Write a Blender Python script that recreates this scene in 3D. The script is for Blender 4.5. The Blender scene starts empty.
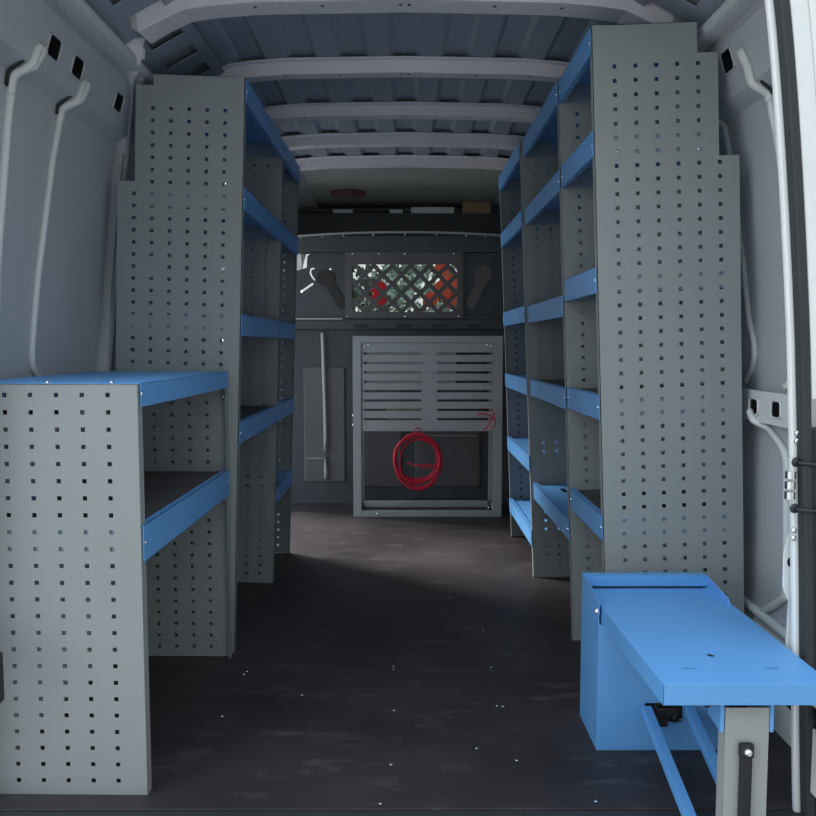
import bpy, bmesh, math, random
from mathutils import Vector, Matrix
random.seed(7)
C = bpy.context.scene.collection
PI = math.pi

# ------------------------------------------------------------ camera, sky, exposure
CAM_H = 0.93
cd = bpy.data.cameras.new('camera'); cam = bpy.data.objects.new('camera', cd); C.objects.link(cam)
cam.location = (0, 0, CAM_H)
cam.rotation_euler = (math.radians(90) - math.atan(63/816), 0, -math.atan(3/816))
cd.sensor_fit = 'HORIZONTAL'; cd.sensor_width = 36; cd.lens = 36.0; cd.clip_start = 0.02; cd.clip_end = 200
bpy.context.scene.camera = cam

world = bpy.data.worlds.new('sky'); bpy.context.scene.world = world; world.use_nodes = True
wn = world.node_tree; wb = wn.nodes['Background']
wtc = wn.nodes.new('ShaderNodeTexCoord'); wsep = wn.nodes.new('ShaderNodeSeparateXYZ'); wr = wn.nodes.new('ShaderNodeValToRGB')
wn.links.new(wtc.outputs['Generated'], wsep.inputs[0]); wn.links.new(wsep.outputs['Z'], wr.inputs[0]); wn.links.new(wr.outputs[0], wb.inputs[0])
wr.color_ramp.elements[0].position = 0.0; wr.color_ramp.elements[0].color = (0.93, 0.95, 0.94, 1)
wr.color_ramp.elements[1].position = 0.8; wr.color_ramp.elements[1].color = (0.68, 0.83, 1.0, 1)
wb.inputs[1].default_value = 1.9

sd = bpy.data.lights.new('hazy_sun', 'SUN'); sun = bpy.data.objects.new('hazy_sun', sd); C.objects.link(sun)
sd.energy = 5.5; sd.angle = math.radians(22); sd.color = (1.0, .95, .90)
sun.location = (-6, 8, 7); sun.rotation_euler = Vector((.72, -.42, -.72)).to_track_quat('-Z', 'Y').to_euler()

vs = bpy.context.scene.view_settings
vs.view_transform = 'Standard'; vs.look = 'None'; vs.gamma = 1.0; vs.use_curve_mapping = False
vs.exposure = 0.45

# ------------------------------------------------------------ materials
def mat(name, col, rough=0.5, metal=0.0, var=0.06, scale=6.0, bump=0.0, spec=0.5, emis=None, trans=0.0):
    m = bpy.data.materials.new(name); m.use_nodes = True
    nt = m.node_tree; b = nt.nodes['Principled BSDF']
    b.inputs['Roughness'].default_value = rough; b.inputs['Metallic'].default_value = metal
    b.inputs['Specular IOR Level'].default_value = spec
    if trans: b.inputs['Transmission Weight'].default_value = trans
    tc = nt.nodes.new('ShaderNodeTexCoord'); n = nt.nodes.new('ShaderNodeTexNoise')
    n.inputs['Scale'].default_value = scale; n.inputs['Detail'].default_value = 5
    nt.links.new(tc.outputs['Object'], n.inputs['Vector'])
    r = nt.nodes.new('ShaderNodeValToRGB'); nt.links.new(n.outputs['Fac'], r.inputs[0])
    r.color_ramp.elements[0].position = .3; r.color_ramp.elements[1].position = .7
    r.color_ramp.elements[0].color = tuple(c*(1-var) for c in col) + (1,)
    r.color_ramp.elements[1].color = tuple(min(1, c*(1+var)) for c in col) + (1,)
    nt.links.new(r.outputs[0], b.inputs['Base Color'])
    if bump:
        bp = nt.nodes.new('ShaderNodeBump'); bp.inputs['Strength'].default_value = bump; bp.inputs['Distance'].default_value = .002
        n2 = nt.nodes.new('ShaderNodeTexNoise'); n2.inputs['Scale'].default_value = scale*25
        nt.links.new(tc.outputs['Object'], n2.inputs['Vector']); nt.links.new(n2.outputs['Fac'], bp.inputs['Height']); nt.links.new(bp.outputs[0], b.inputs['Normal'])
    return m

M = dict(
    rack=mat('grey_powder_coat', (.28, .305, .305), .55, 0, .03, 3, .15),
    blue=mat('blue_powder_coat', (.125, .36, .72), .42, 0, .03, 4, .12),
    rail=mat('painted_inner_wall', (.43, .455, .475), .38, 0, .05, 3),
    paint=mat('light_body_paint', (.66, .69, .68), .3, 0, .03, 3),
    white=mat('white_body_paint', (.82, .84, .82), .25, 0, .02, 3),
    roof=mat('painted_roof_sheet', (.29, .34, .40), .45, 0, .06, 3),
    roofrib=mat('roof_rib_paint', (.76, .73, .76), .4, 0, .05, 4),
    black=mat('black_plastic', (.012, .013, .015), .45, 0, .1, 8, .2),
    rubber=mat('black_rubber_seal', (.028, .032, .034), .6, 0, .1, 8),
    bulk=mat('dark_bulkhead_paint', (.045, .053, .063), .42, 0, .12, 3, .15),
    grille=mat('grille_panel_paint', (.085, .085, .092), .45, 0, .1, 5, .15),
    frame=mat('grey_cabinet_paint', (.36, .38, .39), .45, 0, .04, 4, .12),
    steel=mat('zinc_bolt_steel', (.75, .77, .78), .25, 1.0, .03, 20),
    redw=mat('red_cable_sheath', (.62, .015, .045), .4, 0, .08, 30),
    mattop=mat('brown_shelf_mat', (.085, .078, .075), .7, 0, .15, 14, .3),
    leg=mat('grey_leg_paint', (.33, .345, .335), .5, 0, .04, 5, .12),
    headliner=mat('grey_headliner', (.30, .33, .31), .85, 0, .06, 4, .3),
    paper=mat('white_paper', (.85, .87, .88), .7, 0, .02, 4),
    card=mat('brown_cardboard', (.36, .24, .14), .8, 0, .08, 12),
    lamp=mat('dark_red_lamp_lens', (.16, .05, .05), .35, 0, .05, 6),
    asphalt=mat('ground_asphalt', (.22, .22, .22), .9, 0, .15, 4, .5),
    leaf=mat('grey_green_leaves', (.13, .19, .13), .6, 0, .35, 5),
    palel=mat('pale_green_leaves', (.36, .45, .37), .6, 0, .3, 5),
    flower=mat('orange_red_petals', (.90, .16, .08), .6, 0, .2, 9),
    redfl=mat('red_petals', (.80, .03, .05), .6, 0, .2, 9),
    green=mat('dull_green_label', (.20, .25, .16), .6, 0, .1, 9),
    seam=mat('dull_blue_groove', (.05, .16, .36), .6),
    bracket=mat('grey_blue_bracket', (.20, .26, .34), .5),
    blocker=mat('blocker_grey', (.24, .25, .25), .8, 0, .08, 1),
    stone=mat('pale_house_render', (.75, .75, .72), .9, 0, .04, 3),
)
def glass():
    m = bpy.data.materials.new('windscreen_glass'); m.use_nodes = True
    nt = m.node_tree; nt.nodes.clear(); o = nt.nodes.new('ShaderNodeOutputMaterial'); mx = nt.nodes.new('ShaderNodeMixShader')
    t = nt.nodes.new('ShaderNodeBsdfTransparent'); g = nt.nodes.new('ShaderNodeBsdfGlossy'); f = nt.nodes.new('ShaderNodeFresnel')
    t.inputs[0].default_value = (.30, .32, .31, 1); g.inputs['Roughness'].default_value = .02
    nt.links.new(f.outputs[0], mx.inputs[0]); nt.links.new(t.outputs[0], mx.inputs[1]); nt.links.new(g.outputs[0], mx.inputs[2]); nt.links.new(mx.outputs[0], o.inputs[0])
    return m
M['glass'] = glass()

def floor_mat():
    m = bpy.data.materials.new('phenolic_ply_floor'); m.use_nodes = True
    nt = m.node_tree; b = nt.nodes['Principled BSDF']; L = nt.links.new; N = nt.nodes.new
    tc = N('ShaderNodeTexCoord')
    n = N('ShaderNodeTexNoise'); n.inputs['Scale'].default_value = 2.2; n.inputs['Detail'].default_value = 8; L(tc.outputs['Object'], n.inputs['Vector'])
    r = N('ShaderNodeValToRGB'); L(n.outputs['Fac'], r.inputs[0])
    r.color_ramp.elements[0].position = .35; r.color_ramp.elements[0].color = (.027, .023, .024, 1)
    r.color_ramp.elements[1].position = .7; r.color_ramp.elements[1].color = (.050, .041, .042, 1)
    # pale scuffs and drag marks
    mp = N('ShaderNodeMapping'); mp.inputs['Scale'].default_value = (5, 13, 1); mp.inputs['Rotation'].default_value = (0, 0, .35); L(tc.outputs['Object'], mp.inputs[0])
    s = N('ShaderNodeTexNoise'); s.inputs['Scale'].default_value = 1.0; s.inputs['Detail'].default_value = 9; s.inputs['Roughness'].default_value = .7; L(mp.outputs[0], s.inputs['Vector'])
    sr = N('ShaderNodeValToRGB'); L(s.outputs['Fac'], sr.inputs[0])
    sr.color_ramp.elements[0].position = .545; sr.color_ramp.elements[0].color = (0, 0, 0, 1)
    sr.color_ramp.elements[1].position = .78; sr.color_ramp.elements[1].color = (.6, .6, .6, 1)
    mx = N('ShaderNodeMix'); mx.data_type = 'RGBA'; L(sr.outputs[0], mx.inputs['Factor']); L(r.outputs[0], mx.inputs['A']); mx.inputs['B'].default_value = (.17, .16, .16, 1)
    L(mx.outputs['Result'], b.inputs['Base Color'])
    rr = N('ShaderNodeMapRange'); L(n.outputs['Fac'], rr.inputs['Value']); rr.inputs['To Min'].default_value = .38; rr.inputs['To Max'].default_value = .62
    L(rr.outputs[0], b.inputs['Roughness'])
    w = N('ShaderNodeTexVoronoi'); w.inputs['Scale'].default_value = 260; L(tc.outputs['Object'], w.inputs['Vector'])
    bp = N('ShaderNodeBump'); bp.inputs['Strength'].default_value = .12; bp.inputs['Distance'].default_value = .001; L(w.outputs['Distance'], bp.inputs['Height']); L(bp.outputs[0], b.inputs['Normal'])
    b.inputs['Specular IOR Level'].default_value = .35
    return m
M['floor'] = floor_mat()

# ------------------------------------------------------------ helpers
def obj(name, bm, m, parent=None, bevel=0, smooth=False, recalc=True):
    if recalc: bmesh.ops.recalc_face_normals(bm, faces=bm.faces[:])
    me = bpy.data.meshes.new(name); bm.to_mesh(me); bm.free()
    for mm in (m if isinstance(m, (list, tuple)) else [m]): me.materials.append(M[mm])
    if smooth:
        for p in me.polygons: p.use_smooth = True
    o = bpy.data.objects.new(name, me); C.objects.link(o)
    if parent: o.parent = parent
    if bevel:
        b = o.modifiers.new('bevel', 'BEVEL'); b.width = bevel; b.segments = 2; b.limit_method = 'ANGLE'; b.angle_limit = .6
    return o

def tag(o, label=None, cat=None, group=None, kind=None):
    if label: o['label'] = label
    if cat: o['category'] = cat
    if group: o['group'] = group
    if kind: o['kind'] = kind
    return o

def empty(name, loc, rot=(0, 0, 0)):
    o = bpy.data.objects.new(name, None); C.objects.link(o); o.location = loc; o.rotation_euler = rot; o.empty_display_size = .1
    return o

def box(bm, x0, x1, y0, y1, z0, z1, mi=0):
    v = [bm.verts.new((x, y, z)) for x in (x0, x1) for y in (y0, y1) for z in (z0, z1)]
    for f in ((0, 1, 3, 2), (4, 6, 7, 5), (0, 4, 5, 1), (2, 3, 7, 6), (0, 2, 6, 4), (1, 5, 7, 3)):
        bm.faces.new([v[i] for i in f]).material_index = mi
    return v

def bar(bm, a, b, w, h, up=(0, 0, 1)):
    a = Vector(a); b = Vector(b); d = (b-a).normalized(); s = d.cross(Vector(up)).normalized(); u = s.cross(d).normalized()
    v = []
    for p in (a, b):
        for i, j in ((-1, -1), (1, -1), (1, 1), (-1, 1)): v.append(bm.verts.new(p + s*(i*w/2) + u*(j*h/2)))
    for f in ((0, 1, 2, 3), (4, 7, 6, 5), (0, 4, 5, 1), (1, 5, 6, 2), (2, 6, 7, 3), (3, 7, 4, 0)): bm.faces.new([v[i] for i in f])

def sweep(bm, pts, section, up=(0, 0, 1), closed=False, mi=0):
    """sweep a 2-D section (side, up) along points; section may be a function of index"""
    P = [Vector(p) for p in pts]; n = len(P); rings = []
    for i, p in enumerate(P):
        if closed: d = P[(i+1) % n] - P[i-1]
        else: d = P[min(i+1, n-1)] - P[max(i-1, 0)]
        d.normalize(); s = d.cross(Vector(up))
        if s.length < 1e-4: s = Vector((1, 0, 0))
        s.normalize(); u = s.cross(d).normalized()
        rings.append([bm.verts.new(p + s*a + u*b) for a, b in section])
    k = len(section)
    for i in range(n if closed else n-1):
        A, B = rings[i], rings[(i+1) % n]
        for j in range(k): bm.faces.new((A[j], A[(j+1) % k], B[(j+1) % k], B[j])).material_index = mi
    if not closed:
        bm.faces.new(rings[0]); bm.faces.new(rings[-1][::-1])

def circ(r, n=8, sx=1, sy=1): return [(r*sx*math.cos(2*PI*i/n), r*sy*math.sin(2*PI*i/n)) for i in range(n)]

def spline(pts, n=6):
    """Catmull-Rom through the points"""
    P = [Vector(p) for p in pts]; P = [2*P[0]-P[1]] + P + [2*P[-1]-P[-2]]; out = []
    for i in range(1, len(P)-2):
        for k in range(n):
            t = k/n; a, b, c, d = P[i-1], P[i], P[i+1], P[i+2]
            out.append(.5*((2*b) + (c-a)*t + (2*a-5*b+4*c-d)*t*t + (3*b-a-3*c+d)*t**3))
    out.append(P[-2]); return out

def dome(bm, c, r, axis=(0, -1, 0), n=8, h=.6):
    a = Vector(axis).normalized(); t = a.orthogonal().normalized(); s = a.cross(t); c = Vector(c); prev = None
    for k, (rr, hh) in enumerate(((1, 0), (.85, .5*h), (.45, h))):
        ring = [bm.verts.new(c + (t*math.cos(2*PI*i/n) + s*math.sin(2*PI*i/n))*r*rr + a*r*hh) for i in range(n)]
        if prev:
            for i in range(n): bm.faces.new((prev[i], prev[(i+1) % n], ring[(i+1) % n], ring[i]))
        prev = ring
    bm.faces.new(prev)

def grid_plate(bm, us, ws, inside, holes, T, fmap):
    """plate with thickness T and real rectangular holes; fmap(u, w, d) gives the 3-D point"""
    us, ws = set(us), set(ws)
    for (a, b, c, d) in holes: us |= {a, b}; ws |= {c, d}
    us, ws = sorted(us), sorted(ws)
    def clean(l):
        o = [l[0]]
        for q in l[1:]:
            if q-o[-1] > 1e-5: o.append(q)
        return o
    us, ws = clean(us), clean(ws); nu, nw = len(us)-1, len(ws)-1
    F = [[bool(inside((us[i]+us[i+1])/2, (ws[j]+ws[j+1])/2)) for j in range(nw)] for i in range(nu)]
    import bisect
    for (a, b, c, d) in holes:
        for i in range(bisect.bisect_left(us, a-1e-6), nu):
            if us[i+1] > b+2e-5: break
            for j in range(bisect.bisect_left(ws, c-1e-6), nw):
                if ws[j+1] > d+2e-5: break
                F[i][j] = False
    V = {}
    def v(i, j, k):
        key = (i, j, k)
        if key not in V: V[key] = bm.verts.new(fmap(us[i], ws[j], T*k))
        return V[key]
    for i in range(nu):
        for j in range(nw):
            if not F[i][j]: continue
            bm.faces.new((v(i, j, 0), v(i+1, j, 0), v(i+1, j+1, 0), v(i, j+1, 0)))
            bm.faces.new((v(i, j, 1), v(i, j+1, 1), v(i+1, j+1, 1), v(i+1, j, 1)))
            for di, dj, (p, q) in ((-1, 0, ((i, j), (i, j+1))), (1, 0, ((i+1, j), (i+1, j+1))), (0, -1, ((i, j), (i+1, j))), (0, 1, ((i, j+1), (i+1, j+1)))):
                a, b = i+di, j+dj
                if not (0 <= a < nu and 0 <= b < nw and F[a][b]):
                    bm.faces.new((v(*p, 0), v(*q, 0), v(*q, 1), v(*p, 1)))

def poly_plate(name, outer, holes, y, T, m, parent=None):
    """XZ outline with arbitrary holes, extruded in Y"""
    cu = bpy.data.curves.new(name, 'CURVE'); cu.dimensions = '2D'; cu.fill_mode = 'BOTH'; cu.extrude = T/2
    for poly in [outer] + list(holes):
        s = cu.splines.new('POLY'); s.points.add(len(poly)-1); s.use_cyclic_u = True
        for p, (a, b) in zip(s.points, poly): p.co = (a, b, 0, 1)
    t = bpy.data.objects.new('outline_curve', cu); C.objects.link(t)
    bpy.context.view_layer.update()
    me = bpy.data.meshes.new_from_object(t.evaluated_get(bpy.context.evaluated_depsgraph_get())); bpy.data.objects.remove(t)
    bm = bmesh.new(); bm.from_mesh(me)
    for v in bm.verts: a, b, c = v.co; v.co = (a, y + T/2 - c, b)
    bmesh.ops.remove_doubles(bm, verts=bm.verts[:], dist=1e-5)
    return obj(name, bm, m, parent)

def rrect(x0, x1, z0, z1, r, n=4):
    out = []
    for cx, cz, a0 in ((x1-r, z1-r, 0), (x0+r, z1-r, 90), (x0+r, z0+r, 180), (x1-r, z0+r, 270)):
        for k in range(n+1):
            a = math.radians(a0 + 90*k/n); out.append((cx+r*math.cos(a), cz+r*math.sin(a)))
    return out

# ------------------------------------------------------------ van shell
Y_REAR, Y_BULK, Y_CAB = 1.60, 4.75, 6.9
PR = [(0, .93), (.45, .93), (.85, .925), (1.1, .91), (1.4, .88), (1.6, .85), (1.7, .82), (1.77, .76), (1.825, .69), (1.86, .58), (1.882, .40)]
def wx(z):
    if z <= 0: return .93
    for (a, b), (c, d) in zip(PR, PR[1:]):
        if z <= c: return b+(d-b)*(z-a)/(c-a)
    return .40
def wnorm(z):
    e = .01; t = Vector((wx(z+e)-wx(z-e), 2*e)).normalized(); return t.y, -t.x     # outward (x, z)

floor_bm = bmesh.new()
box(floor_bm, -.95, .95, 1.575, 2.276, -.03, 0); box(floor_bm, -.95, .95, 2.279, Y_BULK+.1, -.03, 0)
floor = tag(obj('floor', floor_bm, 'floor', bevel=.0015), kind='structure')
screws = [(-0.036, 2.588), (-0.034, 2.305), (-0.034, 2.285), (-0.028, 2.02), (-0.031, 1.75), (-0.05, 1.595), (0.255, 2.606), (0.249, 2.298), (0.253, 2.042), (.238, 2.045), (0.166, 1.822),
          (0.251, 1.767), (0.39, 1.601), (-0.457, 2.25), (-.452, 2.27), (-0.275, 2.11), (-0.46, 1.988), (-0.518, 3.072), (-0.60, 4.70), (-0.511, 4.70), (-0.32, 4.66), (-.12, 3.3), (.3, 3.3), (.17, 2.95)]
for (x, y) in screws:
    bm = bmesh.new(); dome(bm, (x, y, 0.0), .0042, (0, 0, 1), 8, .35); obj('screw', bm, 'steel', floor)
bm = bmesh.new(); box(bm, -.82, .82, 1.545, 1.575, -.05, -.004); tag(obj('trim_1', bm, 'rubber', bevel=.003), 'black edge strip across the rear end of the van floor', kind='structure')
bm = bmesh.new(); box(bm, -.86, .86, 1.30, 1.543, -.16, -.10); tag(obj('trim_2', bm, 'black', bevel=.01), 'black rear step below the load floor', kind='structure')
bm = bmesh.new(); box(bm, -14, 14, -14, 20, -.72, -.68); tag(obj('ground', bm, 'asphalt'), kind='structure')

# unseen grey block, added to cut low sky light through the rear doors
bm = bmesh.new(); box(bm, -5, 14, -5.6, -5, -.68, 6.5)
blocker = tag(obj('sky_blocker', bm, 'blocker'), 'unseen grey block added behind the viewer to cut sky light', 'sky_blocker')
for x in (-3, 2, 7):
    bm = bmesh.new(); box(bm, x, x+3, -5.02, -4.98, -.68, 2.9); obj('blocker_panel', bm, 'leg', blocker)  # panels on the face of the added block

bm = bmesh.new(); box(bm, 3.6, 4.2, -4.9, 12, -.68, 6.5)  # second unseen block, added to keep sky light out from the right
tag(obj('side_sky_blocker', bm, 'blocker'), 'unseen grey block added right of the van to cut sky light', 'sky_blocker')

def side_wall(side):
    nm = 'wall_left' if side < 0 else 'wall_right'
    bm = bmesh.new()
    zs = [0, .2, .45, .65, .85, 1.0, 1.1, 1.25, 1.4, 1.5, 1.6, 1.65, 1.7, 1.74, 1.78, 1.81, 1.84, 1.86]
    ys = [Y_REAR, 2.0, 2.5, 3, 3.68, 4.66, Y_BULK, 5.45, 6.15, Y_CAB]
    def inside(u, w):
        if side < 0 and 3.68 < u < 4.66 and w < 1.70: return False     # sliding door opening
        if 5.45 < u < 6.15 and 1.0 < w < 1.4: return False             # cab door window
        return True
    def fm(u, w, d):
        nx, nz = wnorm(w); return (side*(wx(w)+nx*d), u, w+nz*d)
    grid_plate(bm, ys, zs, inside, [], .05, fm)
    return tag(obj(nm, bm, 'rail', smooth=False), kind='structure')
WL, WR = side_wall(-1), side_wall(1)
for w in (WL, WR):
    for p in w.data.polygons: p.use_smooth = abs(p.normal.y) < .3
    try: w.data.set_sharp_from_angle(angle=.6)
    except Exception: pass

def wall_pt(side, y, z, off): nx, nz = wnorm(z); return (side*(wx(z)-nx*off), y, z-nz*off)

def wall_strip(name, side, y0, y1, z0, z1, off, T, m, parent, holes=()):
    bm = bmesh.new(); n = max(2, int((z1-z0)/.05)+1)
    grid_plate(bm, [y0, y1], [z0+(z1-z0)*i/n for i in range(n+1)], lambda u, w: True, holes, T, lambda u, w, d: wall_pt(side, u, w, off-d))
    return obj(name, bm, m, parent, bevel=.004)

def rail_off(z):
    def bump(z, a, b, c, d, o): return 0 if z < a or z > d else o*(z-a)/(b-a) if z < b else o*(d-z)/(d-c) if z > c else o
    return max(bump(z, 1.52, 1.55, 1.70, 1.73, .034), bump(z, .72, .738, .812, .83, .030))
def wall_rib(name, side, pts, m, parent, w=.020, h=.014):
    bm = bmesh.new(); Q = spline([Vector((0, y, z)) for y, z in pts], 6); P = [Vector(wall_pt(side, q.y, q.z, h*.6+(rail_off(q.z) if 'pillar' not in name else .0))) for q in Q]
    sweep(bm, P, [(-h, -w), (-h*.3, -w*1.0), (h, -w*.55), (h, w*.55), (-h*.3, w), (-h, w)] if False else circ(1, 10, h, w), up=(0, 1, 0))
    return obj(name, bm, m, parent, smooth=True)

def hole_ring(side, y, z, sy, sz, m, parent, off):
    bm = bmesh.new(); pts = [wall_pt(side, y+a, z+b, off) for a, b in rrect(-sy, sy, -sz, sz, .012, 3)]
    sweep(bm, pts, circ(.003, 6), up=(1, 0, 0), closed=True); return obj('hole_rim', bm, m, parent, smooth=True)

# upper hole rail, both sides; real rectangular holes with the dark cavity behind the rail
for side, wall in ((-1, WL), (1, WR)):
    hs = [(1.945, 1.622), (2.08, 1.622), (2.37, 1.622), (2.75, 1.622), (3.2, 1.622)] if side < 0 else [(1.82, 1.63), (2.09, 1.645), (2.45, 1.63), (2.9, 1.63)]
    holes = [(y-.032, y+.032, z-.026, z+.026) for y, z in hs]
    wall_strip('upper_rail', side, Y_REAR+.03, 3.6 if side < 0 else 4.7, 1.555, 1.69, .034, .003, 'rail', wall, holes)
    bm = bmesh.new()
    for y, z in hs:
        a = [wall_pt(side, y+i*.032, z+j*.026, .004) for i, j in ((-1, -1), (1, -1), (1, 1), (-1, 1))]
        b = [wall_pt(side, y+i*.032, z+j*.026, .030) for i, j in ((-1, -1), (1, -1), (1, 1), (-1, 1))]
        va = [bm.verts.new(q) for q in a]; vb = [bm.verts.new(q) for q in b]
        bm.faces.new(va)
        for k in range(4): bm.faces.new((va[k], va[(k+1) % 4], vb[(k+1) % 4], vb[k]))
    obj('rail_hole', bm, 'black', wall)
    for y, z in hs: hole_ring(side, y, z, .032, .026, 'rail', wall, .035)
    bm = bmesh.new()    # chamfer bevels joining the rail to the wall
    for z, dz in ((1.555, -.03), (1.69, .03)):
        ya, yb = Y_REAR+.03, (3.6 if side < 0 else 4.7)
        q = [wall_pt(side, ya, z, .034), wall_pt(side, yb, z, .034), wall_pt(side, yb, z+dz, .0), wall_pt(side, ya, z+dz, .0)]
        bm.faces.new([bm.verts.new(p) for p in q])
    obj('rail_shoulder', bm, 'rail', wall)
    # cant rail under the roof edge with slanted openings
    bm = bmesh.new()
    A = Vector((side*.785, 0, 1.735)); B = Vector((side*.60, 0, 1.835)); nrm = Vector((side*(B.z-A.z), 0, -side*(B.x-A.x)*1)).normalized()
    hl = [(y, y+.07, .07, .175) for y in [1.72+.155*i for i in range(18)]]
    LL = (B-A).length
    grid_plate(bm, [Y_REAR+.03, 4.72], [0, LL], lambda u, w: True, hl, .004, lambda u, w, d: tuple(A+(B-A)*(w/LL)+Vector((0, u, 0)) - nrm*0 + Vector((0, 0, d))))
    obj('cant_rail', bm, 'roof', wall, bevel=.002)
    bm = bmesh.new(); sweep(bm, [(side*.79, Y_REAR+.03, 1.722), (side*.79, 4.72, 1.722)], rrect(-.045, .045, -.014, .014, .012, 3)); obj('side_beam', bm, 'rail', wall, smooth=True)
    # centre pillar with a double edge
    for dy in (0, .055):
        wall_rib('pillar_edge', side, [(2.40+dy, 1.74), (2.475+dy, 1.62), (2.50+dy, 1.45), (2.49+dy, 1.06), (2.45+dy, .80), (2.44+dy, .4), (2.44+dy, .05)], 'rail', wall, .016, .026)
    wall_strip('pillar_face', side, 2.47, 2.56, .05, 1.50, .03, .003, 'rail', wall)
# window-recess ribs pressed into the wall skin
wall_rib('recess_rib', -1, [(1.87, 1.60), (1.855, 1.572), (1.838, 1.517), (1.834, 1.475), (1.834, 1.358), (1.829, 1.183), (1.825, .9)], 'paint', WL, .010, .010)
wall_rib('recess_rib', -1, [(2.13, 1.604), (2.115, 1.581), (2.095, 1.528), (2.089, 1.49), (2.067, 1.338), (2.04, 1.139), (2.012, .918), (2.03, .863), (2.07, .842), (2.09, .83)], 'paint', WL, .009, .008)
wall_rib('recess_rib', 1, [(2.0, 1.64), (1.985, 1.59), (1.972, 1.539), (1.967, 1.505), (1.938, 1.321), (1.913, 1.099), (1.902, .93), (1.92, .867), (1.96, .827)], 'paint', WR, .010, .009)
wall_rib('recess_rib', 1, [(2.30, 1.60), (2.271, 1.562), (2.242, 1.519), (2.228, 1.451), (2.18, 1.049), (2.143, .93), (2.153, .877), (2.198, .83)], 'paint', WR, .009, .008)
wall_rib('recess_rib', 1, [(2.10, .76), (2.081, .743), (2.045, .716), (1.96, .665), (1.948, .556), (1.939, .345), (1.958, .306), (2.062, .241), (2.10, .20)], 'paint', WR, .010, .009)
wall_rib('recess_rib', -1, [(1.84, .76), (1.90, .70), (1.94, .60), (1.94, .345), (1.90, .28), (1.84, .22)], 'paint', WL, .014, .018)
for side, wall, pts in ((-1, WL, [(1.89, 1.600), (1.875, 1.575), (1.838, 1.522), (1.834, 1.475)]), (-1, WL, [(2.145, 1.600), (2.13, 1.575), (2.093, 1.525), (2.087, 1.485)]), (1, WR, [(2.0, 1.64), (1.985, 1.59), (1.972, 1.54), (1.967, 1.50)])):
    wall_rib('rib_crank', side, pts, 'paint', wall, .012, .010)
    bm = bmesh.new(); Q = spline([Vector((0, y-.016, z+.016)) for y, z in pts[1:]], 4); sweep(bm, [wall_pt(side, q.y, q.z, rail_off(q.z)*.7+.004) for q in Q], circ(1, 8, .003, .006), up=(0, 1, 0))
    obj('rib_gap_shade', bm, 'black', wall, smooth=True)  # solid black strip standing in for the shade beside the rib
# waist rail
for side, wall in ((-1, WL), (1, WR)):
    hs = [(1.83, .775), (1.96, .775), (2.085, .773), (2.7, .775)]
    wall_strip('waist_rail', side, Y_REAR+.03, 3.6 if side < 0 else 4.7, .735, .815, .030, .003, 'paint', wall, [(y-.026, y+.026, z-.021, z+.021) for y, z in hs])
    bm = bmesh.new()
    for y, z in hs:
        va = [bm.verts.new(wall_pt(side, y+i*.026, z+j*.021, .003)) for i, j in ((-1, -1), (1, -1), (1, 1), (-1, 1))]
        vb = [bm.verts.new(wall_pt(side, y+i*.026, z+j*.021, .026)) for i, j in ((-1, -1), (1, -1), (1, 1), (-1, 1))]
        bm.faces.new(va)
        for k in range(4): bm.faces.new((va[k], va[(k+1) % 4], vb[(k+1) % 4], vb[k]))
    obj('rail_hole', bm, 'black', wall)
    for y, z in hs: hole_ring(side, y, z, .026, .021, 'paint', wall, .031)
    # sill along the floor
    bm = bmesh.new(); ye = 3.62 if side < 0 else 4.7
    a = [(side*.925, 0, 0), (side*.895, 0, 0), (side*.895, 0, .10), (side*.915, 0, .20), (side*.93, 0, .215)]
    r = [[bm.verts.new((x, y, z)) for x, _, z in a] for y in (Y_REAR+.03, ye)]
    for j in range(4): bm.faces.new((r[0][j], r[0][j+1], r[1][j+1], r[1][j]))
    obj('floor_sill', bm, 'paint', wall)
wall_rib('floor_bead', 1, [(2.4, .235), (2.1, .235), (1.95, .232), (1.70, .228)], 'paint', WR, .012, .014)

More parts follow.
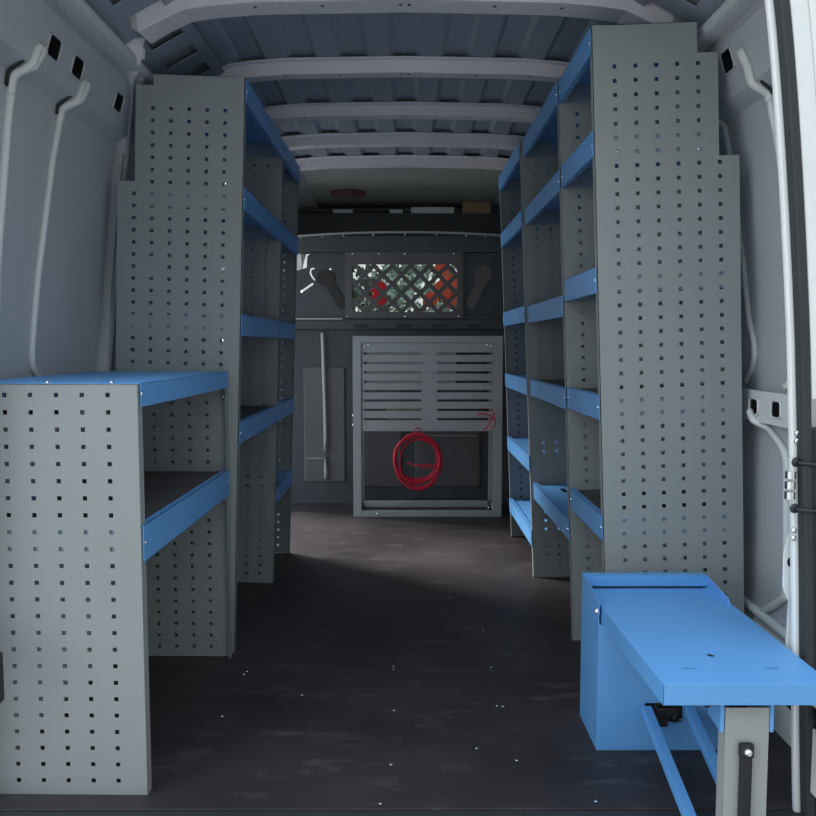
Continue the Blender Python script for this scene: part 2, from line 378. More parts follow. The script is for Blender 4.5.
# roof: corrugated sheet over hat-section ribs
def rz(x):
    x = abs(x)
    for (a, b), (c, d) in (((0, 1.886), (.40, 1.879)), ((.40, 1.879), (.58, 1.864)), ((.58, 1.864), (.70, 1.822))):
        if x <= c: return b+(d-b)*(x-a)/(c-a)
    return 1.822
bm = bmesh.new()
xs = [-.74, -.70]; bead = {}
k = -.51
while k < .52:
    for dx, dz in ((-.050, 0), (-.034, .013), (.034, .013), (.050, 0)): xs.append(round(k+dx, 4)); bead[round(k+dx, 4)] = dz
    k += .17
xs += [.70, .74]
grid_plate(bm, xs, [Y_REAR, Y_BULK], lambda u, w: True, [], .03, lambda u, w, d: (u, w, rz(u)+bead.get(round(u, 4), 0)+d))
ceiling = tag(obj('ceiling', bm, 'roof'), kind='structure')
for Y, hw, wd, xr in ((2.27, .06, .050, .70), (2.83, .05, .034, .68), (3.34, .05, .036, .60), (3.80, .055, .038, .60), (4.24, .05, .036, .58)):
    bm = bmesh.new(); pts = []
    for i in range(25):
        x = -xr + 2*xr*i/24; pts.append((x, Y, rz(x)-.048 - (.02*max(0, (abs(x)-.5)/.2)**2)))
    if Y < 2.5: pts = [(-.775, Y+.06, 1.71), (-.755, Y+.03, 1.75), (-.73, Y+.01, 1.782)] + pts + [(.73, Y+.01, 1.782), (.755, Y+.03, 1.75), (.775, Y+.06, 1.71)]
    sweep(bm, pts, [(-wd-.014, .047), (-wd-.014, .042), (-wd, .038), (-wd+.008, 0), (wd-.008, 0), (wd, .038), (wd+.014, .042), (wd+.014, .047)], up=(0, 0, 1))
    for x in (-.012, .012, -.22, .24, -.40, .42):
        z = rz(x)-.049
        v = [bm.verts.new((x+.0045*math.cos(a*PI/4), Y-.012+.007*math.sin(a*PI/4), z)) for a in range(8)]
        bm.faces.new(v).material_index = 1
    obj('roof_rib', bm, ['roofrib', 'black'], ceiling, bevel=.002)
bm = bmesh.new(); sweep(bm, [(-.72, 1.63, 1.78), (-.6, 1.63, 1.84), (-.3, 1.63, 1.87), (0, 1.63, 1.875), (.3, 1.63, 1.87), (.6, 1.63, 1.84), (.72, 1.63, 1.78)], rrect(-.03, .03, -.03, .03, .01, 2)); obj('rear_header', bm, 'white', ceiling, bevel=.002)

# ------------------------------------------------------------ rear pillars (inner flange, seal, outer body edge)
SE = [(0.808, -.06), (.803, 0), (.793, .2), (.784, .433), (.764, .825), (.750, 1.034), (.725, 1.313), (.695, 1.566), (.665, 1.70), (.60, 1.80)]
def strip(bm, side, d0, d1, y0, y1, z_lo=-9, z_hi=9, mi=0):
    """solid ribbon that follows the seal curve between offsets d0..d1"""
    P = [q for q in spline([(x, 0, z) for x, z in SE], 6) if z_lo <= q.z <= z_hi]; rows = []
    for i, q in enumerate(P):
        t = (P[min(i+1, len(P)-1)] - P[max(i-1, 0)]).normalized(); n = Vector((t.z, 0, -t.x))
        rows.append([bm.verts.new((side*(q+n*d).x - (.092 if side < 0 else 0), y, (q+n*d).z)) for d, y in ((d0, y0), (d1, y0), (d1, y1), (d0, y1))])
    for a, b in zip(rows, rows[1:]):
        for j in range(4): bm.faces.new((a[j], a[(j+1) % 4], b[(j+1) % 4], b[j])).material_index = mi
    bm.faces.new(rows[0]); bm.faces.new(rows[-1][::-1])
n = 3
for side in (-1, 1):
    wh = 'left' if side < 0 else 'right'
    bm = bmesh.new(); strip(bm, side, -.022, -.009, 1.565, 1.58); strip(bm, side, .0, .10, 1.585, 1.605)
    o = tag(obj(f'trim_{n}', bm, 'white', bevel=.004), f'white inner flange of the {wh} rear pillar', kind='structure'); n += 1
    if side > 0:
        o_flange = o
        bm = bmesh.new()      # the wider bracket plate low on the pillar, with a round hole
        pl = poly_plate('pillar_bracket', [(.76, .22), (.785, .20), (.787, .44), (.776, .55), (.765, .57), (.752, .52), (.752, .45), (.765, .42), (.762, .30)],
                        [[(.768+.009*math.cos(-a*PI/6), .50+.011*math.sin(-a*PI/6)) for a in range(12)]], 1.66-.07, .004, 'white', o)
        bm = bmesh.new(); box(bm, .759, .779, 1.596, 1.598, .487, .513); obj('bracket_hole', bm, 'black', o)
        bm = bmesh.new(); sweep(bm, [(.785, 1.585, .215), (.785, 1.63, .215)], circ(.02, 12), up=(0, 0, 1)); obj('drain_plug', bm, 'black', o, smooth=False)
    bm = bmesh.new(); strip(bm, side, -.0095, .0105, 1.545, 1.575)
    tag(obj(f'trim_{n}', bm, 'rubber', bevel=.005), f'black rubber door seal on the {wh} rear pillar', kind='structure'); n += 1
    bm = bmesh.new(); strip(bm, side, .0105, .045, 1.548, 1.60, z_lo=.80); strip(bm, side, .045, .15, 1.50, 1.60, z_lo=.80)
    tag(obj(f'trim_{n}', bm, 'white', bevel=.003), f'white outer body edge beside the {wh} door seal', kind='structure'); n += 1
    bm = bmesh.new(); strip(bm, side, .0105, .15, 1.55, 1.60, z_hi=.80)
    tag(obj(f'trim_{n}', bm, 'black', bevel=.003), f'black plastic lower cover of the {wh} rear pillar', kind='structure'); n += 1
# hinge and striker hardware on the right pillar
h = empty('door_hinge', (.775, 1.56, .66)); h.parent = o_flange
bm = bmesh.new()
for z in (-.02, .0, .02): sweep(bm, [(-.030, .0, z-.007), (-.030, .0, z+.007)], circ(.010, 10), up=(0, 1, 0))
obj('knuckle', bm, 'steel', h)
for z in (.045, -.045):
    bm = bmesh.new(); dome(bm, (-.022, -.005, z), .010, (0, -1, 0), 8); sweep(bm, [(-.022, -.012, z), (.02, -.02, z-.004), (.08, -.03, z)], circ(.0045, 8)); obj('check_rod', bm, 'black', h, smooth=True)
for z in (.10, .085, -.09, -.105):
    bm = bmesh.new(); dome(bm, (-.018, 0.003, z), .006, (0, -1, 0), 8); obj('bolt', bm, 'steel', h)
h = empty('door_latch', (.80, 1.50, .21)); tag(h, 'black door latch block with white plates beyond the right door seal', 'latch')
bm = bmesh.new(); box(bm, -.002, .06, .0, .045, -.012, .012); obj('latch_body', bm, 'black', h, bevel=.003)
bm = bmesh.new(); box(bm, -.004, .06, .01, .045, .016, .045); obj('plate', bm, 'white', h, bevel=.002)
bm = bmesh.new(); box(bm, -.001, .06, .01, .045, -.16, -.03); obj('plate', bm, 'white', h, bevel=.002)
h = empty('left_door_striker', (-.826, 1.515, .29)); h.name = 'door_striker'; tag(h, 'black striker block at the left edge of the doorway', 'striker')
bm = bmesh.new(); box(bm, .0, .048, .0, .03, -.05, .05); obj('striker_body', bm, 'black', h, bevel=.006)
bm = bmesh.new(); box(bm, -.02, .0, .005, .025, -.03, .03); obj('mounting_plate', bm, 'black', h)

# ------------------------------------------------------------ bulkhead and cab
YB = Y_BULK
bm = bmesh.new(); box(bm, -.94, .94, YB, YB+.02, 0, 1.02)
wf = tag(obj('wall_front', bm, 'bulk'), kind='structure')
def fb(name, x0, x1, y0, y1, z0, z1, m='bulk', bev=.004, label=None, parent=None):
    bm = bmesh.new(); box(bm, x0, x1, y0, y1, z0, z1); o = obj(name, bm, m, parent or wf, bevel=bev)
    if label: o['label'] = label
    return o
for x0, x1 in ((-.60, -.52), (-.42, -.30)): pass
fb('pressed_panel', -.59, -.35, YB-.010, YB, .13, .80, 'grille', .006)
fb('pressed_panel', -.26, -.02, YB-.010, YB, .10, .80, 'grille', .006)
fb('pressed_panel', .06, .44, YB-.010, YB, .10, .80, 'grille', .006)
bm = bmesh.new(); sweep(bm, spline([(-.475, YB-.03, 1.0), (-.470, YB-.03, .8), (-.462, YB-.03, .4), (-.462, YB-.03, .15)], 4), circ(.011, 8)); obj('grey_strap', bm, 'leg', wf, smooth=True)
fb('horizontal_seam', -.58, -.48, YB-.014, YB-.008, .268, .272, 'leg', 0)
fb('horizontal_seam', .06, .42, YB-.014, YB-.008, .40, .404, 'leg', 0)
fb('lower_ledge', -.92, .92, YB-.03, YB+.02, 1.02, 1.075, 'bulk'); fb('ledge_lip', -.92, .92, YB, YB+.02, 1.075, 1.10, 'bulk', .001)
for x in (-.25, .0, .2, .4): fb('ledge_slot', x-.045, x+.045, YB-.032, YB-.029, 1.03, 1.05, 'black', 0)
fb('lower_rail', -.66, -.36, YB-.04, YB-.02, 1.075, 1.084, 'leg', .002)
# middle band: left plate with cut-outs, grille plate, right plate
def slot(x0, z0, x1, z1, w):
    d = Vector((x1-x0, z1-z0)).normalized(); n_ = Vector((-d.y, d.x))*w/2
    return [(x0+n_.x, z0+n_.y), (x1+n_.x, z1+n_.y), (x1-n_.x, z1-n_.y), (x0-n_.x, z0-n_.y)]
hook = [(-.522, 1.366), (-.538, 1.362), (-.541, 1.345), (-.532, 1.325), (-.517, 1.303), (-.522, 1.300), (-.540, 1.320), (-.550, 1.345), (-.545, 1.370), (-.522, 1.375)]
poly_plate('left_plate', [(-.92, 1.10), (-.30, 1.10), (-.30, 1.46), (-.535, 1.46), (-.562, 1.44), (-.566, 1.375), (-.66, 1.345), (-.92, 1.335)],
           [slot(-.601, 1.235, -.530, 1.284, .012), slot(-.472, 1.335, -.425, 1.368, .012), hook], YB, .006, 'bulk', wf)
def wrench(x0, z0, x1, z1, r, w):
    d = Vector((x1-x0, z1-z0)).normalized(); a0 = math.atan2(d.y, d.x); n_ = Vector((-d.y, d.x)); out = []
    for k in range(15): a = a0+.55+(2*PI-1.1)*k/14; out.append((x0+r*math.cos(a), z0+r*math.sin(a)))
    e = Vector((x1, z1)); out += [tuple(e-n_*w), tuple(e-n_*w*.6+d*w*.8), tuple(e+n_*w*.6+d*w*.8), tuple(e+n_*w)]
    return out
poly_plate('wrench_emboss', wrench(-.455, 1.315, -.365, 1.165, .052, .026), [], YB-.009, .009, 'black', wf)
poly_plate('wrench_emboss', wrench(.45, 1.335, .385, 1.165, .055, .028), [], YB-.009, .009, 'grille', wf)
fb('right_plate', .30, .92, YB, YB+.006, 1.10, 1.46)
gp = poly_plate('grille_plate', rrect(-.345, .335, 1.085, 1.46, .004), [rrect(-.305, .30, 1.12, 1.392, .03)], YB-.018, .014, 'grille', wf)
bm = bmesh.new(); X0, X1, Z0, Z1 = -.305, .30, 1.12, 1.392
P_ = .106
for s in (-1, 1):
    k = -12
    while k < 12:
        c = k*P_-.02; k += 1      # line x = c + s*(z-Z0)
        pts = []
        zl, zh = Z0, Z1
        xa, xb = c, c+s*(Z1-Z0)
        t0, t1 = 0, 1
        if xb != xa:
            for lim in (X0, X1): pass
            ta, tb = sorted(((X0-xa)/(xb-xa), (X1-xa)/(xb-xa))); t0, t1 = max(0, ta), min(1, tb)
        if t1-t0 < .03: continue
        a = (xa+(xb-xa)*t0, YB-.012+.002*s, Z0+(Z1-Z0)*t0); b = (xa+(xb-xa)*t1, YB-.012+.002*s, Z0+(Z1-Z0)*t1)
        bar(bm, a, b, .006, .020, up=(0, 1, 0)) if False else bar(bm, a, b, .024, .005, up=(0, 1, 0))
obj('grille_mesh', bm, 'grille', wf)
for x, z in ((-.30, 1.452), (.0, 1.452), (.28, 1.452), (-.33, 1.094), (0, 1.094), (.31, 1.094), (-.15, 1.452)):
    bm = bmesh.new(); dome(bm, (x, YB-.019, z), .006, (0, -1, 0)); obj('bolt', bm, 'steel', wf)
fb('upper_beam', -.92, .92, YB-.02, YB+.03, 1.46, 1.555, 'bulk')
bm = bmesh.new(); sweep(bm, [(-.68+1.36*i/16, YB-.03, 1.573-.028*((-.68+1.36*i/16)/.66)**2) for i in range(17)], circ(.007, 8)); obj('top_rail', bm, 'leg', wf, smooth=True)
for x in (-.59, -.47, -.35, -.18, 0, .18, .35, .46):
    bm = bmesh.new(); dome(bm, (x, YB-.037, 1.565-.028*(x/.66)**2-.006), .006, (0, -1, 0)); obj('bolt', bm, 'steel', wf)
# cab: floor, roof lining, dashboard, windscreen
bm = bmesh.new(); box(bm, -.95, .95, YB+.1, Y_CAB, -.03, 0); tag(obj('cab_floor', bm, 'black'), kind='structure')
bm = bmesh.new(); box(bm, -.93, .93, YB, 6.12, 1.862, 1.95); box(bm, -.55, .55, 4.31, YB, 1.855, 1.862); cl = tag(obj('cab_ceiling', bm, 'headliner'), kind='structure')
bm = bmesh.new(); box(bm, -.80, .80, 5.42, 6.12, 1.60, 1.80); box(bm, -.80, .80, 5.42, 5.44, 1.80, 1.828)
ps = tag(obj('overhead_locker', bm, 'bulk', bevel=.008), 'dark storage locker under the cab roof above the bulkhead', 'locker')
bm = bmesh.new()
for i in range(16):
    pass
sweep(bm, [(0, 0, .0), (0, 0, .012), (0, 0, .03)], circ(1, 20, .105, .075), up=(0, 1, 0))
dl = obj('cab_ceiling_lamp', bm, 'lamp', bevel=.006); dl.location = (-.345, 5.05, 1.832); tag(dl, 'dark reddish oval lamp on the cab roof lining', 'lamp')
for i, (x0, x1, z0, z1, m, lb) in enumerate(((-.47, -.34, 1.802, 1.822, 'paper', 'small white paper strip on the dark cab locker, leftmost'), (-.10, -.015, 1.800, 1.822, 'paper', 'short pale paper scrap in the middle of the dark cab locker'),
                                            (.04, .32, 1.800, 1.838, 'paper', 'long white paper strip on the dark cab locker'), (.375, .56, 1.80, 1.872, 'card', 'brown cardboard piece at the right end of the dark cab locker'))):
    bm = bmesh.new(); box(bm, x0, x1, 5.402, 5.4205, z0-.012, z1-.012)
    tag(obj('cardboard_piece' if m == 'card' else 'paper_strip', bm, m), lb, 'cardboard' if m == 'card' else 'paper')
bm = bmesh.new()
v = [bm.verts.new(p) for p in ((-.90, 6.2, .95), (.90, 6.2, .95), (.90, 6.2, 1.0), (.90, 6.88, .86), (-.90, 6.88, .86), (-.90, 6.2, 1.0))]
bm.faces.new((v[0], v[1], v[2], v[5])); bm.faces.new((v[5], v[2], v[3], v[4]))
box(bm, -.90, .90, 6.22, 6.88, 0, .86); tag(obj('dashboard', bm, 'black'), 'black dashboard behind the bulkhead', 'dashboard')
bm = bmesh.new(); a = [(-.84, 6.88, .86), (.84, 6.88, .86), (.78, 6.12, 1.90), (-.78, 6.12, 1.90)]
bm.faces.new([bm.verts.new(p) for p in a]); tag(obj('window_1', bm, 'glass'), 'windscreen glass', kind='structure')

# ------------------------------------------------------------ planting outside, ahead of the windscreen
def bush(x, y, rx, ry, h, m, fl, nfl, label, n=1500, ls=.06):
    e = empty('flowering_shrub', (x, y, -.68)); tag(e, label, 'shrub', 'shrubs beyond the windscreen')
    bm = bmesh.new()
    for i in range(n):
        a, b = random.uniform(0, 2*PI), math.acos(random.uniform(-1, 1)); r = random.uniform(.55, 1)**.5
        c = Vector((rx*r*math.cos(a)*math.sin(b), ry*r*math.sin(a)*math.sin(b), h/2+h/2*r*math.cos(b)))
        d = Vector([random.gauss(0, 1) for _ in range(3)]).normalized(); s = d.orthogonal().normalized(); w = ls*random.uniform(.6, 1.3)
        v = [bm.verts.new(c+d*w), bm.verts.new(c+s*w*.35), bm.verts.new(c-d*w), bm.verts.new(c-s*w*.35)]; bm.faces.new(v)
    obj('leaves', bm, m, e, recalc=False)
    bm = bmesh.new()
    for i in range(6):
        a = i*1.05; bar(bm, (0, 0, 0), (rx*.6*math.cos(a), ry*.6*math.sin(a), h*.75), .03, .03)
    obj('stem', bm, 'card', e)
    if nfl:
        for px, py, pz in nfl:
            bm = bmesh.new(); c = Vector((px-x, py-y, pz+.68))
            for k in range(7):
                t = k*PI/3.5; q = c+Vector((math.cos(t), -.1, math.sin(t)))*.045
                vv = [bm.verts.new(q+Vector(o)*.045) for o in ((1, 0, 0), (0, -.4, 1), (-1, 0, 0), (0, .4, -1))]; bm.faces.new(vv)
            obj('blossom', bm, fl, e, recalc=False)
    return e
bush(.62, 8.6, .36, .35, 2.6, 'leaf', 'flower', [(.37, 8.15, 1.68), (.46, 8.2, 1.55), (.36, 8.15, 1.49), (.26, 8.3, 1.385), (.45, 8.2, 1.38)], 'green shrub with orange red blossoms seen at the right of the grille')
bush(.05, 9.7, .55, .40, 2.7, 'palel', None, [], 'pale green shrub seen through the middle of the grille', 900, .09)
bush(-.42, 8.6, .36, .35, 2.5, 'leaf', 'redfl', [(-.255, 8.2, 1.49), (-.25, 8.2, 1.40)], 'grey green shrub with a few red blossoms seen at the left of the grille')
bush(.20, 10.9, .95, .4, 2.9, 'leaf', None, [], 'dark green shrub growing behind the other shrubs outside', 1600, .09)

# ------------------------------------------------------------ shelving racks
HS = .0100; COLS = [.055+.052*i for i in range(6)]; PITCH = .0348
def panel_shape(u, w):
    if w > 1.648 and u > .262: return False
    if w > 1.393 and u > .313: return False
    return u < .364 and w < 1.722
def tall_panel(side, y, inward, parent, rim=True):
    bm = bmesh.new(); T = .0016; zq = (1.646, 1.722) if side > 0 else (1.666, 1.698)
    holes = []
    for k in range(46):
        w = (1.621 if side > 0 else 1.602)-PITCH*k
        for c in COLS:
            if panel_shape(c+.03, w+.012): holes.append((c-HS/2, c+HS/2, w-HS/2, w+HS/2))
    grid_plate(bm, [0, .262, .313, .364], [0, 1.393, 1.646, 1.722], panel_shape, holes, T, lambda u, w, d: (side*u, y+d, zq[0] if w == 1.646 else zq[1] if w == 1.722 else w))
    y0, y1 = (y, y+.022) if inward > 0 else (y+T-.022, y+T)
    box(bm, *sorted((0, side*.0016)), y0, y1, 0, zq[1])                  # folded front edge
    box(bm, *sorted((side*.03, side*.262)), y0, y1, zq[1]-.0016, zq[1])       # folded top edge
    return obj('side_panel', bm, 'rack', parent)
def shelf_mesh(side, y0, y1, zt, depth, lip=.065, slots=False, mat_on=False):
    bm = bmesh.new(); t = .0014; fl = zt-.010
    hl = []
    if slots:
        for i in range(3):
            for j in range(4): hl.append((.08+.07*i, .10+.07*i, y0+.06+j*(y1-y0-.1)/4, y0+.06+j*(y1-y0-.1)/4+(y1-y0)*.12))
    grid_plate(bm, [0, depth], [y0, y1], lambda u, w: True, hl, t, lambda u, w, d: (side*(u), w, fl-d))
    S = lambda a, b: sorted((side*a, side*b))
    box(bm, *S(-.0035, -.0015), y0, y1, zt-lip, zt)                         # front lip
    box(bm, *S(-.0035, .012), y0, y1, zt-.0015, zt)                       # rolled edge
    box(bm, *S(-.0035, .010), y0, y1, zt-lip, zt-lip+.0015)
    box(bm, *S(depth-.002, depth), y0, y1, zt-.045, zt+.004)            # back lip
    return bm
def shelf(side, y0, y1, zt, depth, parent, lip=.065, slots=False, mat_on=False):
    s = obj('shelf', shelf_mesh(side, y0+.0022, y1-.0022, zt, depth, lip, slots), 'blue', parent)
    s['label'] = 'blue folded shelf tray'
    if mat_on:
        bm = bmesh.new(); box(bm, *sorted((side*.014, side*(depth-.006))), y0+.012, y1-.012, zt-.0095, zt-.005); m_ = obj('shelf_mat', bm, 'mattop', s, bevel=.001); m_['label'] = 'brown rubber shelf mat'
    for y in (y0+.0027, y1-.0042):
        bm = bmesh.new(); box(bm, *sorted((side*.022, side*(depth-.01))), y, y+.0015, zt-lip, zt-.0115); obj('end_bracket', bm, 'bracket', s)
    for y in (y0+.014, y1-.014):
        bm = bmesh.new(); dome(bm, (-side*.0035, y, zt-lip*.5), .0048, (-side, 0, 0), 8); obj('bolt', bm, 'steel', s)
    return s
def rack(side, X, y0, y1, lean, shelves, label, group, panel_bolts=(), end=False):
    r = empty('shelving_rack', (X, y0, 0), (0, math.radians(lean)*-side, 0)); tag(r, label, 'shelving rack', group)
    D = y1-y0
    tall_panel(side, 0, 1, r)
    if end: tall_panel(side, D-.0016, -1, r)
    for z, dep, mt, sl in shelves: shelf(side, 0.0016, D-.0016, z, dep, r, .065, sl, mt)
    bm = bmesh.new()
    for u in (.05, .30): box(bm, *sorted((side*(u+.001), side*(u+.03))), .005, D-.005, .03, .0315)
    bm.free()
    for u, w in panel_bolts:
        bm = bmesh.new(); dome(bm, (side*u, 0, w), .0062, (0, -1, 0), 8, .7); obj('bolt', bm, 'steel', r)
    # back brace strip low at the wall
    bm = bmesh.new(); box(bm, *sorted((side*.352, side*.354)), .003, D-.003, .20, .26); obj('back_brace', bm, 'rack', r)
    return r
GR = 'tall perforated racks along the right wall'; GL = 'tall perforated racks along the left wall'
rack(1, .535, 2.09, 2.508, 2.4, [(1.718, .25, 0, 0), (1.468, .30, 0, 0), (1.128, .345, 0, 0), (.802, .345, 1, 0), (.487, .345, 1, 0)],
     'tall grey perforated rack with blue shelves behind the blue fold-out bench', GR, [(.055, 1.412), (.263, 1.412)])
rack(1, .530, 2.509, 3.215, 2.4, [(1.718, .25, 0, 0), (1.460, .30, 0, 0), (1.082, .345, 0, 0), (.797, .345, 1, 0), (.386, .345, 0, 1)],
     'grey rack in the middle of the right row, wide dim bay with blue shelf lips', GR)
rack(1, .517, 3.216, 3.92, 2.4, [(1.718, .25, 0, 0), (1.455, .30, 0, 0), (1.085, .345, 0, 0), (.797, .345, 0, 0), (.492, .345, 0, 0), (.190, .345, 0, 0)],
     'far rack of the right row beside the grey slatted cabinet, six blue shelf lips', GR, end=True)
rack(-1, -.518, 2.41, 3.135, 2.0, [(1.695, .25, 0, 0), (1.388, .30, 0, 0), (1.022, .345, 0, 0), (.700, .345, 1, 0)],
     'tall grey perforated rack directly behind the low rack on the left', GL, [(.263, 1.149), (.055, 1.149)])
rack(-1, -.516, 3.136, 3.60, 2.0, [(1.695, .25, 0, 0), (1.388, .30, 0, 0), (1.022, .345, 0, 0), (.700, .345, 0, 0), (.380, .345, 0, 0)],
     'dark far rack of the left row, narrow bay nearest the bulkhead', GL, end=True)

# low rack by the left rear door
YL0, YL1 = 1.627, 2.385
lr = empty('low_shelving_rack', (-.533, YL0, 0), (0, 0, math.radians(-1.0))); tag(lr, 'low grey perforated rack with two blue shelves by the left rear door', 'shelving rack')
def low_panel(y, inward):
    bm = bmesh.new(); T = .0016; H = .852
    holes = [(.0605+.0520*i-.0045, .0605+.0520*i+.0045, .030+.0348*k-.0045, .030+.0348*k+.0045) for i in range(6) for k in range(24)]
    grid_plate(bm, [0, .372], [0, H], lambda u, w: True, holes, T, lambda u, w, d: (-u, y+d, w))
    y0, y1 = (y, y+.024) if inward > 0 else (y+T-.024, y+T)
    box(bm, -.0016, 0, y0, y1, 0, H); box(bm, -.372, -.3704, y0, y1, 0, H); box(bm, -.372, 0, y0, y1, H-.0016, H)
    return obj('side_panel', bm, 'rack', lr)
DL = YL1-YL0
low_panel(0, 1); low_panel(DL-.0016, -1)
# top tray is a closed deck lying over the panels
bm = bmesh.new(); box(bm, -.372, .004, .006, DL-.002, .8525, .8540); box(bm, .0025, .004, .006, DL-.002, .806, .8540); box(bm, -.372, -.3705, .006, DL-.002, .80, .8540)
tp = obj('shelf', bm, 'blue', lr); tp['label'] = 'blue top shelf'
for x in (-.06, -.19, -.32):
    bm = bmesh.new(); dome(bm, (x, .020, .854), .006, (0, 0, 1), 8, .7); obj('bolt', bm, 'steel', tp)
bm = bmesh.new(); dome(bm, (.004, .012, .832), .005, (1, 0, 0)); obj('bolt', bm, 'steel', tp)
shelf(-1, .0016, DL-.0016, .566, .365, lr, .076, False, True)
for w in (.78, .52, .48):
    bm = bmesh.new(); sweep(bm, [(-.006, DL-.03, w), (-.006, DL-.001, w)], circ(.003, 8)); dome(bm, (-.006, DL-.03, w), .005); obj('bolt', bm, 'steel', lr)

# ------------------------------------------------------------ grey slatted cabinet by the bulkhead
YC = 4.37; cx0, cx1 = -.280, .524; CH = .978
cab = empty('slatted_cabinet', (0, YC, 0)); tag(cab, 'grey metal cabinet frame with a slotted panel over an open bay', 'cabinet')
bm = bmesh.new()
for xa, xb, s in ((cx0, cx0+.045, 1), (cx1-.045, cx1, -1)):
    box(bm, xa, xb, 0, .003, 0, CH)                             # front angle faces
    xx = xa if s > 0 else xb-.003; box(bm, xx, xx+.003, 0, .045, 0, CH)
    xi = xb-.003 if s > 0 else xa; box(bm, xi, xi+.003, 0, .02, 0, CH)
    xx = xa if s > 0 else xb-.003; box(bm, xx, xx+.003, .25, .295, 0, CH); box(bm, xa, xb, .292, .295, 0, CH)
box(bm, cx0+.045, cx1-.045, 0, .003, CH-.035, CH); box(bm, cx0, cx1, 0, .295, CH-.003, CH)
box(bm, cx0+.045, cx1-.045, 0, .003, 0, .032); box(bm, cx0+.045, cx1-.045, .003, .03, .029, .032)
box(bm, cx0+.045, cx1-.045, .265, .295, .0, .035)
for xa in (cx0, cx1-.03): box(bm, xa, xa+.03, .045, .25, .0, .032)
obj('frame', bm, 'frame', cab, bevel=.0015)
bm = bmesh.new()
hl = []
for k in range(8):
    z = .884-.0503*k
    hl += [(-.223, .087-.0, z-.0065, z+.0065) if False else (-.223, .088, z-.0065, z+.0065), (.172, .482, z-.0065, z+.0065)]
def cm(u, w, d): return (u, .006+d, w)
hl = [(a, b, c, d) for a, b, c, d in hl]
grid_plate(bm, [cx0+.046, cx1-.046], [.470, .942], lambda u, w: True, [(max(a, cx0+.056), min(b, cx1-.056), c, d) for a, b, c, d in hl], .003, cm)
box(bm, cx0+.046, cx1-.046, .006, .03, .467, .470)
obj('slotted_panel', bm, 'frame', cab)
for x, z in ((cx0+.064, .925), (cx0+.085, .93), (cx1-.064, .925), (cx1-.085, .93), (cx0+.064, .485), (cx1-.064, .485), (cx0+.13, .016), (cx1-.07, .05)):
    bm = bmesh.new(); dome(bm, (x, .006 if z > .1 else 0, z), .006); obj('bolt', bm, 'steel', cab)
for z in (.55, .50):
    bm = bmesh.new(); dome(bm, (cx0, .02, z), .009, (-1, 0, 0)); obj('bolt', bm, 'steel', cab)
bm = bmesh.new(); box(bm, -.205, .275, .02, .12, .715, .915); bx = obj('power_converter', bm, 'frame', bevel=.004); bx.location = (0, YC, 0); tag(bx, 'grey box mounted behind the upper slots of the cabinet', 'electrical box')
bm = bmesh.new(); box(bm, -.10, .085, .016, .020, .53, .63); lb = obj('green_card', bm, 'green'); lb.location = (0, YC, 0); tag(lb, 'dull green card behind the lower left slots of the cabinet', 'card')

# red cable coil hanging from the slotted panel
bm = bmesh.new(); pts = []; turns = 7; N = 30
for i in range(turns*N+1):
    a = 2*PI*i/N + PI/2; k = i/N
    r = .117+.014*math.sin(k*2.4)+.006*math.sin(k*5.1)
    sx = 1+.04*math.sin(k*1.7); drop = .022*math.sin(k*3.1)+.012
    pts.append((r*sx*math.cos(a)+.006*math.sin(k*4), .012*math.sin(k*1.9)-.004*k, -.128+ (r+.004)*math.sin(a)*1.02 + (-drop if math.sin(a) < 0 else 0)*abs(math.sin(a))))
sweep(bm, pts, circ(.0050, 6), up=(0, 1, 0))
coil = obj('cable_coil', bm, 'redw', smooth=True); coil.location = (.068, YC-.004, .449); tag(coil, 'coil of red cable hanging in the open bay of the cabinet', 'cable')
bm = bmesh.new(); sweep(bm, spline([(-.06, -.01, -.15), (.0, -.014, -.165), (.06, -.02, -.175), (.125, -.015, -.15)], 5), circ(.004, 6)); sweep(bm, spline([(-.02, -.012, -.17), (.04, -.014, -.16), (.13, -.015, -.175)], 5), circ(.004, 6)); obj('loose_end', bm, 'redw', coil, smooth=True)
bm = bmesh.new(); sweep(bm, [(.018*math.cos(t*PI/6), -.004, .012+.026*math.sin(t*PI/6)) for t in range(12)], circ(.0025, 6), up=(0, 1, 0), closed=True); o = obj('cable_tie', bm, 'redw', coil, smooth=True)
bm = bmesh.new()
sweep(bm, spline([(.0, 0, .0), (-.02, -.014, .018), (-.06, -.012, .03), (-.09, .004, .022)], 5), circ(.0035, 6)); sweep(bm, spline([(.01, 0, -.005), (-.015, -.016, .0), (-.03, -.012, -.04), (-.055, -.010, -.06)], 5), circ(.0035, 6))
sweep(bm, spline([(-.005, .0, .05), (.0, -.012, .02), (.008, -.014, -.03), (-.02, -.012, -.05)], 5), circ(.0035, 6))
w_ = obj('loose_wire', bm, 'redw', smooth=True); w_.location = (.475, YC-.007, .535); tag(w_, 'short ends of red wire poking from the lower right slots', 'wire')

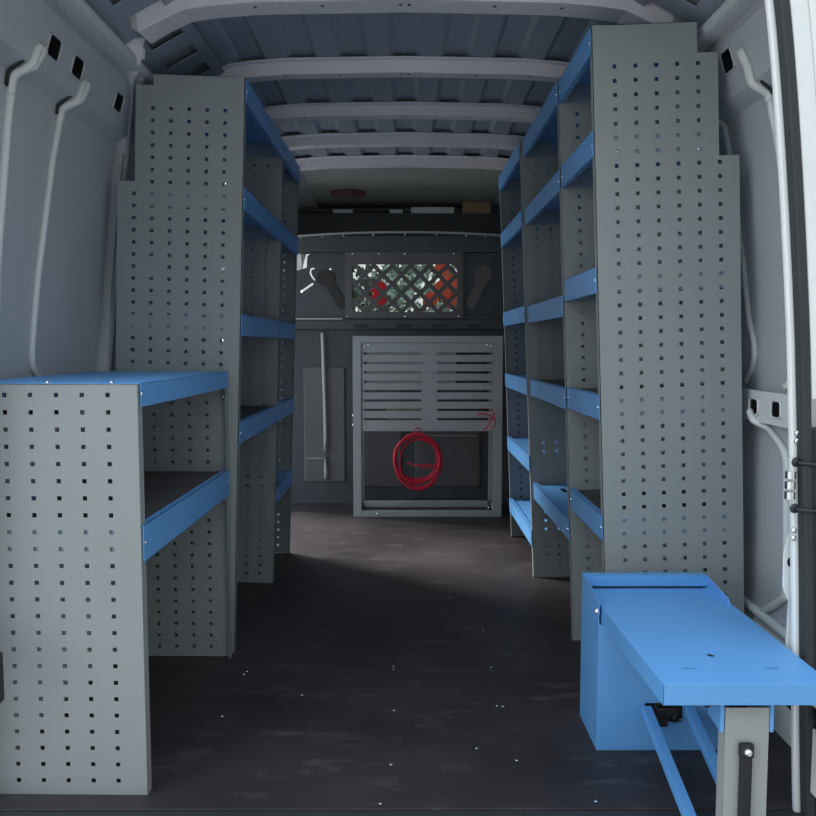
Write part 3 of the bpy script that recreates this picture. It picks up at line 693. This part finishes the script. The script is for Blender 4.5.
# ------------------------------------------------------------ blue fold-out vice bench
b = empty('fold_out_bench', (.44, 1.81, 0)); tag(b, 'bright blue fold-out work bench on a grey leg at the right rear doorway', 'workbench')
W, D = .302, .18
def prism(bm, pts, x0, x1):
    A = [bm.verts.new((x0, y, z)) for y, z in pts]; B = [bm.verts.new((x1, y, z)) for y, z in pts]
    bm.faces.new(A); bm.faces.new(B[::-1])
    for i in range(len(pts)): bm.faces.new((A[i], A[(i+1) % len(pts)], B[(i+1) % len(pts)], B[i]))
bm = bmesh.new()
prism(bm, [(0, 0), (D, 0), (D, .366), (.145, .366), (.0, .350), (0, .318), (.004, .31), (0, .30)], 0, .002)
prism(bm, [(0, 0), (D, 0), (D, .366), (.145, .366), (.02, .352), (0, .335), (0, .30)], W-.002, W)
box(bm, 0, W, D-.002, D, 0, .366)                         # back
box(bm, .002, W-.002, D-.028, D-.002, .3645, .366); box(bm, .002, W-.002, D-.030, D-.028, .340, .366)   # turned-over top lip
hol = [(.110, .196, .068, .112)]
grid_plate(bm, [.002, W-.002], [0, .296], lambda u, w: True, hol, .002, lambda u, w, d: (u, d, w))       # front with a cut-out
obj('housing', bm, 'blue', b, bevel=.0008)
bm = bmesh.new(); box(bm, .108, .198, .004, .03, .064, .114); o = obj('catch_housing', bm, 'black', b)
bm = bmesh.new(); box(bm, .120, .186, -.010, .004, .078, .104); box(bm, .135, .160, -.012, .004, .060, .080); box(bm, .128, .134, -.012, .0, .09, .11); box(bm, .17, .182, -.012, .0, .07, .085); obj('catch', bm, 'black', b, bevel=.003)
for x in (.115, .191):
    bm = bmesh.new(); dome(bm, (x, 0, .074), .0035); obj('bolt', bm, 'steel', b)
bm = bmesh.new(); dome(bm, (-.0, .016, .322), .007, (-1, 0, 0), 10, .9); obj('bolt', bm, 'steel', b)
# top: folded tray, open underneath
TZ, ty0, ty1 = .336, -.420, .145
bm = bmesh.new(); tx0, tx1 = .014, .312
V = lambda x, y, z: bm.verts.new((x, y, z))
hl = [(.150, .157, -.270+0, -.258)]
grid_plate(bm, [0, 1], [0, 1], lambda u, w: True, [], .002, lambda u, w, d: (tx0+u*(tx1-tx0) if w > .5 or True else 0, ty0+w*(ty1-ty0), TZ-.002+d))
box(bm, tx0, tx1, ty0, ty0+.002, TZ-.039, TZ-.001); box(bm, tx0, tx0+.002, ty0, ty1, TZ-.039, TZ-.001); box(bm, tx1-.002, tx1, ty0, ty1, TZ-.039, TZ-.001)
box(bm, tx0, tx1, ty0, ty0+.02, TZ-.039, TZ-.0375)
for q in bm.verts:
    if q.co.x < .1: q.co.x -= .009*(q.co.y-ty0)/(ty1-ty0)
top = obj('bench_top', bm, 'blue', b, bevel=.0012)
bm = bmesh.new(); bm.faces.new([bm.verts.new((x, y, TZ+.0012)) for x, y in ((.138, -.286), (.146, -.296), (.153, -.292), (.147, -.283))]); obj('top_slot', bm, 'black', top)
for x in (.084, .236):
    bm = bmesh.new(); box(bm, x-.013, x+.013, -.352, -.3495, TZ-.001, TZ+.0007); obj('top_slot', bm, 'seam', top)
# leg outside the load floor, standing on the ground
bm = bmesh.new(); lx0, lx1 = .132, .212
box(bm, lx0, lx1, -.40, -.398, -.62, TZ-.052); box(bm, lx0, lx0+.002, -.40, -.37, -.62, TZ-.052); box(bm, lx1-.002, lx1, -.40, -.37, -.62, TZ-.052)
box(bm, lx0, lx1, -.372, -.37, -.62, TZ-.052)
box(bm, lx0-.02, lx1+.02, -.43, -.32, -.68, -.615)
lg = obj('leg', bm, 'leg', b, bevel=.0015); lg['label'] = 'grey box-section leg'
bm = bmesh.new(); box(bm, .158, .180, -.412, -.4005, -.18, .218); box(bm, .156, .182, -.414, -.4005, .196, .222); hd = obj('clamp_handle', bm, 'black', lg, bevel=.004)
bm = bmesh.new(); dome(bm, (.169, -.414, .208), .008, (0, -1, 0), 10, .9); obj('bolt', bm, 'steel', lg)
for i, (x0, x1) in enumerate(((lx0-.008, lx0-.001), (lx1+.001, lx1+.008))):
    bm = bmesh.new(); prism(bm, [(-.40, TZ-.046), (-.34, TZ-.046), (-.34, TZ-.090), (-.40, TZ-.098)], x0, x1); o = obj('leg_bracket', bm, 'blue', b, bevel=.001)
for q in ((.112, .120, -.36, -.34, TZ-.07, TZ-.038), (.155, .175, -.39, -.372, TZ-.056, TZ-.038)):
    bm = bmesh.new(); box(bm, *q); obj('pivot', bm, 'black', b)
for x in (.1125, .2105):
    bm = bmesh.new(); P0, P1 = Vector((x, -.002, .098)), Vector((x+(-.003 if x < .2 else .0), -.40 if x < .2 else -.348, -.008)); bar(bm, P0, P1, .022, .022); obj('brace', bm, 'blue', b, bevel=.002)
